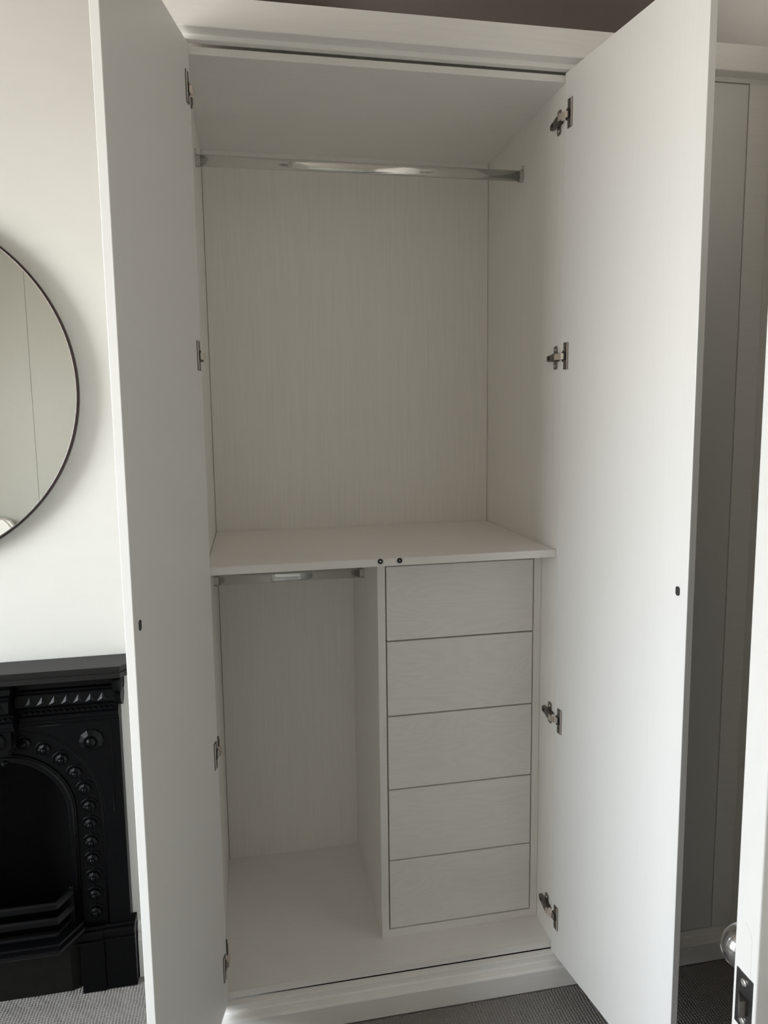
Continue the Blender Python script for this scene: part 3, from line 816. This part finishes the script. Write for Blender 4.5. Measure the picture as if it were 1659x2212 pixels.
# grate: fender moulding, two bars, apron; canted in plan
def canted(half, yf, xe, ye):
    return [(FX - xe, ye), (FX - half, yf), (FX + half, yf), (FX + xe, ye)]
def rail(bm, plan, sect):
    """sweep a section (outward offset, z) along a canted plan line"""
    rows = []
    P = [Vector((p[0], p[1])) for p in plan]
    nn = []
    for i in range(len(P)):
        d1 = (P[i] - P[i - 1]).normalized() if i > 0 else None
        d2 = (P[i + 1] - P[i]).normalized() if i < len(P) - 1 else None
        def nrm(d): return Vector((d.y, -d.x))
        if d1 is None: nn.append(nrm(d2))
        elif d2 is None: nn.append(nrm(d1))
        else:
            n_ = (nrm(d1) + nrm(d2)); n_ = n_ / n_.length; nn.append(n_ / max(0.3, n_.dot(nrm(d1))))
    for p, n_ in zip(P, nn):
        rows.append([bm.verts.new((p.x + n_.x * o, p.y + n_.y * o, z + Z)) for o, z in sect])
    m = len(sect)
    for A, Bv in zip(rows[:-1], rows[1:]):
        for k in range(m): bm.faces.new((A[k], A[(k + 1) % m], Bv[(k + 1) % m], Bv[k]))
    bm.faces.new(rows[0][::-1]); bm.faces.new(rows[-1])
bm = B(); rail(bm, canted(0.133, 0.135, 0.176, 0.205), [(-0.020, 0.098), (0.012, 0.098), (0.015, 0.103), (0.011, 0.109), (0.004, 0.112), (0.004, 0.117), (0.008, 0.121), (0.006, 0.125), (-0.004, 0.127), (-0.020, 0.127)]); obj('fender', bm, 'iron', fp)
for zc in (0.178, 0.222):
    bm = B(); rail(bm, canted(0.130, 0.148, 0.164, 0.210), [(-0.006, zc - 0.010), (0.004, zc - 0.010), (0.006, zc - 0.006), (0.003, zc + 0.004), (-0.001, zc + 0.009), (-0.006, zc + 0.009)]); obj('grate_bar', bm, 'iron', fp)
for s in (1, -1):
    bm = B(); box(bm, *sorted((FX + s * 0.150, FX + s * 0.163)), 0.196, 0.216, 0.10, 0.238, 0.004); obj('grate_post', bm, 'iron', fp)
bm = B(); rail(bm, canted(0.140, 0.205, 0.176, 0.222), [(-0.010, FLOOR), (0.0, FLOOR), (0.004, 0.04), (0.012, 0.098), (-0.01, 0.098)]); obj('apron', bm, 'apron', fp)
bm = B(); rail(bm, canted(0.128, 0.160, 0.150, 0.215), [(-0.004, 0.10), (0.0, 0.10), (0.0, 0.13), (-0.004, 0.13)]); obj('ash_guard', bm, 'soot', fp)

# ================================================================== bed behind the camera (its headboard shows in the mirror)
bed = thing('bed', 'bed with off-white rounded headboard glimpsed at the foot of the mirror', 'bed', (-2.15, -2.6, FLOOR))
bx0, bx1 = -2.575, -1.665
bm = B()
q = [(bx0, FLOOR + 0.05), (bx0, 0.68)]
for k in range(25):
    t_ = k / 24; x = bx0 + (bx1 - bx0) * t_
    z = 0.780 + 0.050 * math.sin(PI * t_) ** 0.8 - 0.055 * max(0, (abs(t_ - 0.5) - 0.44) / 0.06) ** 2
    q.append((x, z))
q += [(bx1, FLOOR + 0.05)]
prism(bm, q, 'y', FY + 0.025, FY + 0.11)
bmesh.ops.bevel(bm, geom=[e for e in bm.edges if abs(e.verts[0].co.y - e.verts[1].co.y) < 1e-6], offset=0.018, segments=3, affect='EDGES')
obj('headboard', bm, 'upholstery', bed)
bm = B(); box(bm, bx0 + 0.02, bx1 - 0.02, FY + 0.115, -1.75, FLOOR + 0.04, FLOOR + 0.30, 0.02); obj('bed_base', bm, 'bedbase', bed)
bm = B(); box(bm, bx0 + 0.02, bx1 - 0.02, FY + 0.115, -1.75, FLOOR + 0.30, FLOOR + 0.50, 0.04, 3); obj('mattress', bm, 'linen', bed)
bm = B(); box(bm, bx0 + 0.0, bx1 - 0.0, FY + 0.60, -1.74, FLOOR + 0.34, FLOOR + 0.57, 0.06, 4); obj('duvet', bm, 'linen', bed)
for i in range(4):
    bm = B(); box(bm, *sorted((bx0 + (0.06 if i < 2 else 0.76), bx0 + (0.08 if i < 2 else 0.78))), *((FY + 0.14, FY + 0.16) if i % 2 else (-1.79, -1.77)), FLOOR, FLOOR + 0.045); obj('foot', bm, 'bedbase', bed)
pw = thing('pillow', 'plump white pillow leaning on the headboard', 'pillow', ((bx0 + bx1) / 2, FY + 0.28, FLOOR + 0.50))
bm = B()
bmesh.ops.create_uvsphere(bm, u_segments=32, v_segments=20, radius=1.0)
for v in bm.verts:
    x, y, z = v.co
    e = lambda c: math.copysign(abs(c) ** 0.55, c)
    v.co = Vector((e(x) * 0.34, e(y) * 0.19, z * 0.085 * (1 - 0.25 * abs(e(x) * e(y)))))
for f in bm.faces: f.smooth = True
bm.transform(Matrix.Translation(((bx0 + bx1) / 2, FY + 0.32, FLOOR + Z + 0.588)))
obj('pillow_case', bm, 'linen', pw)
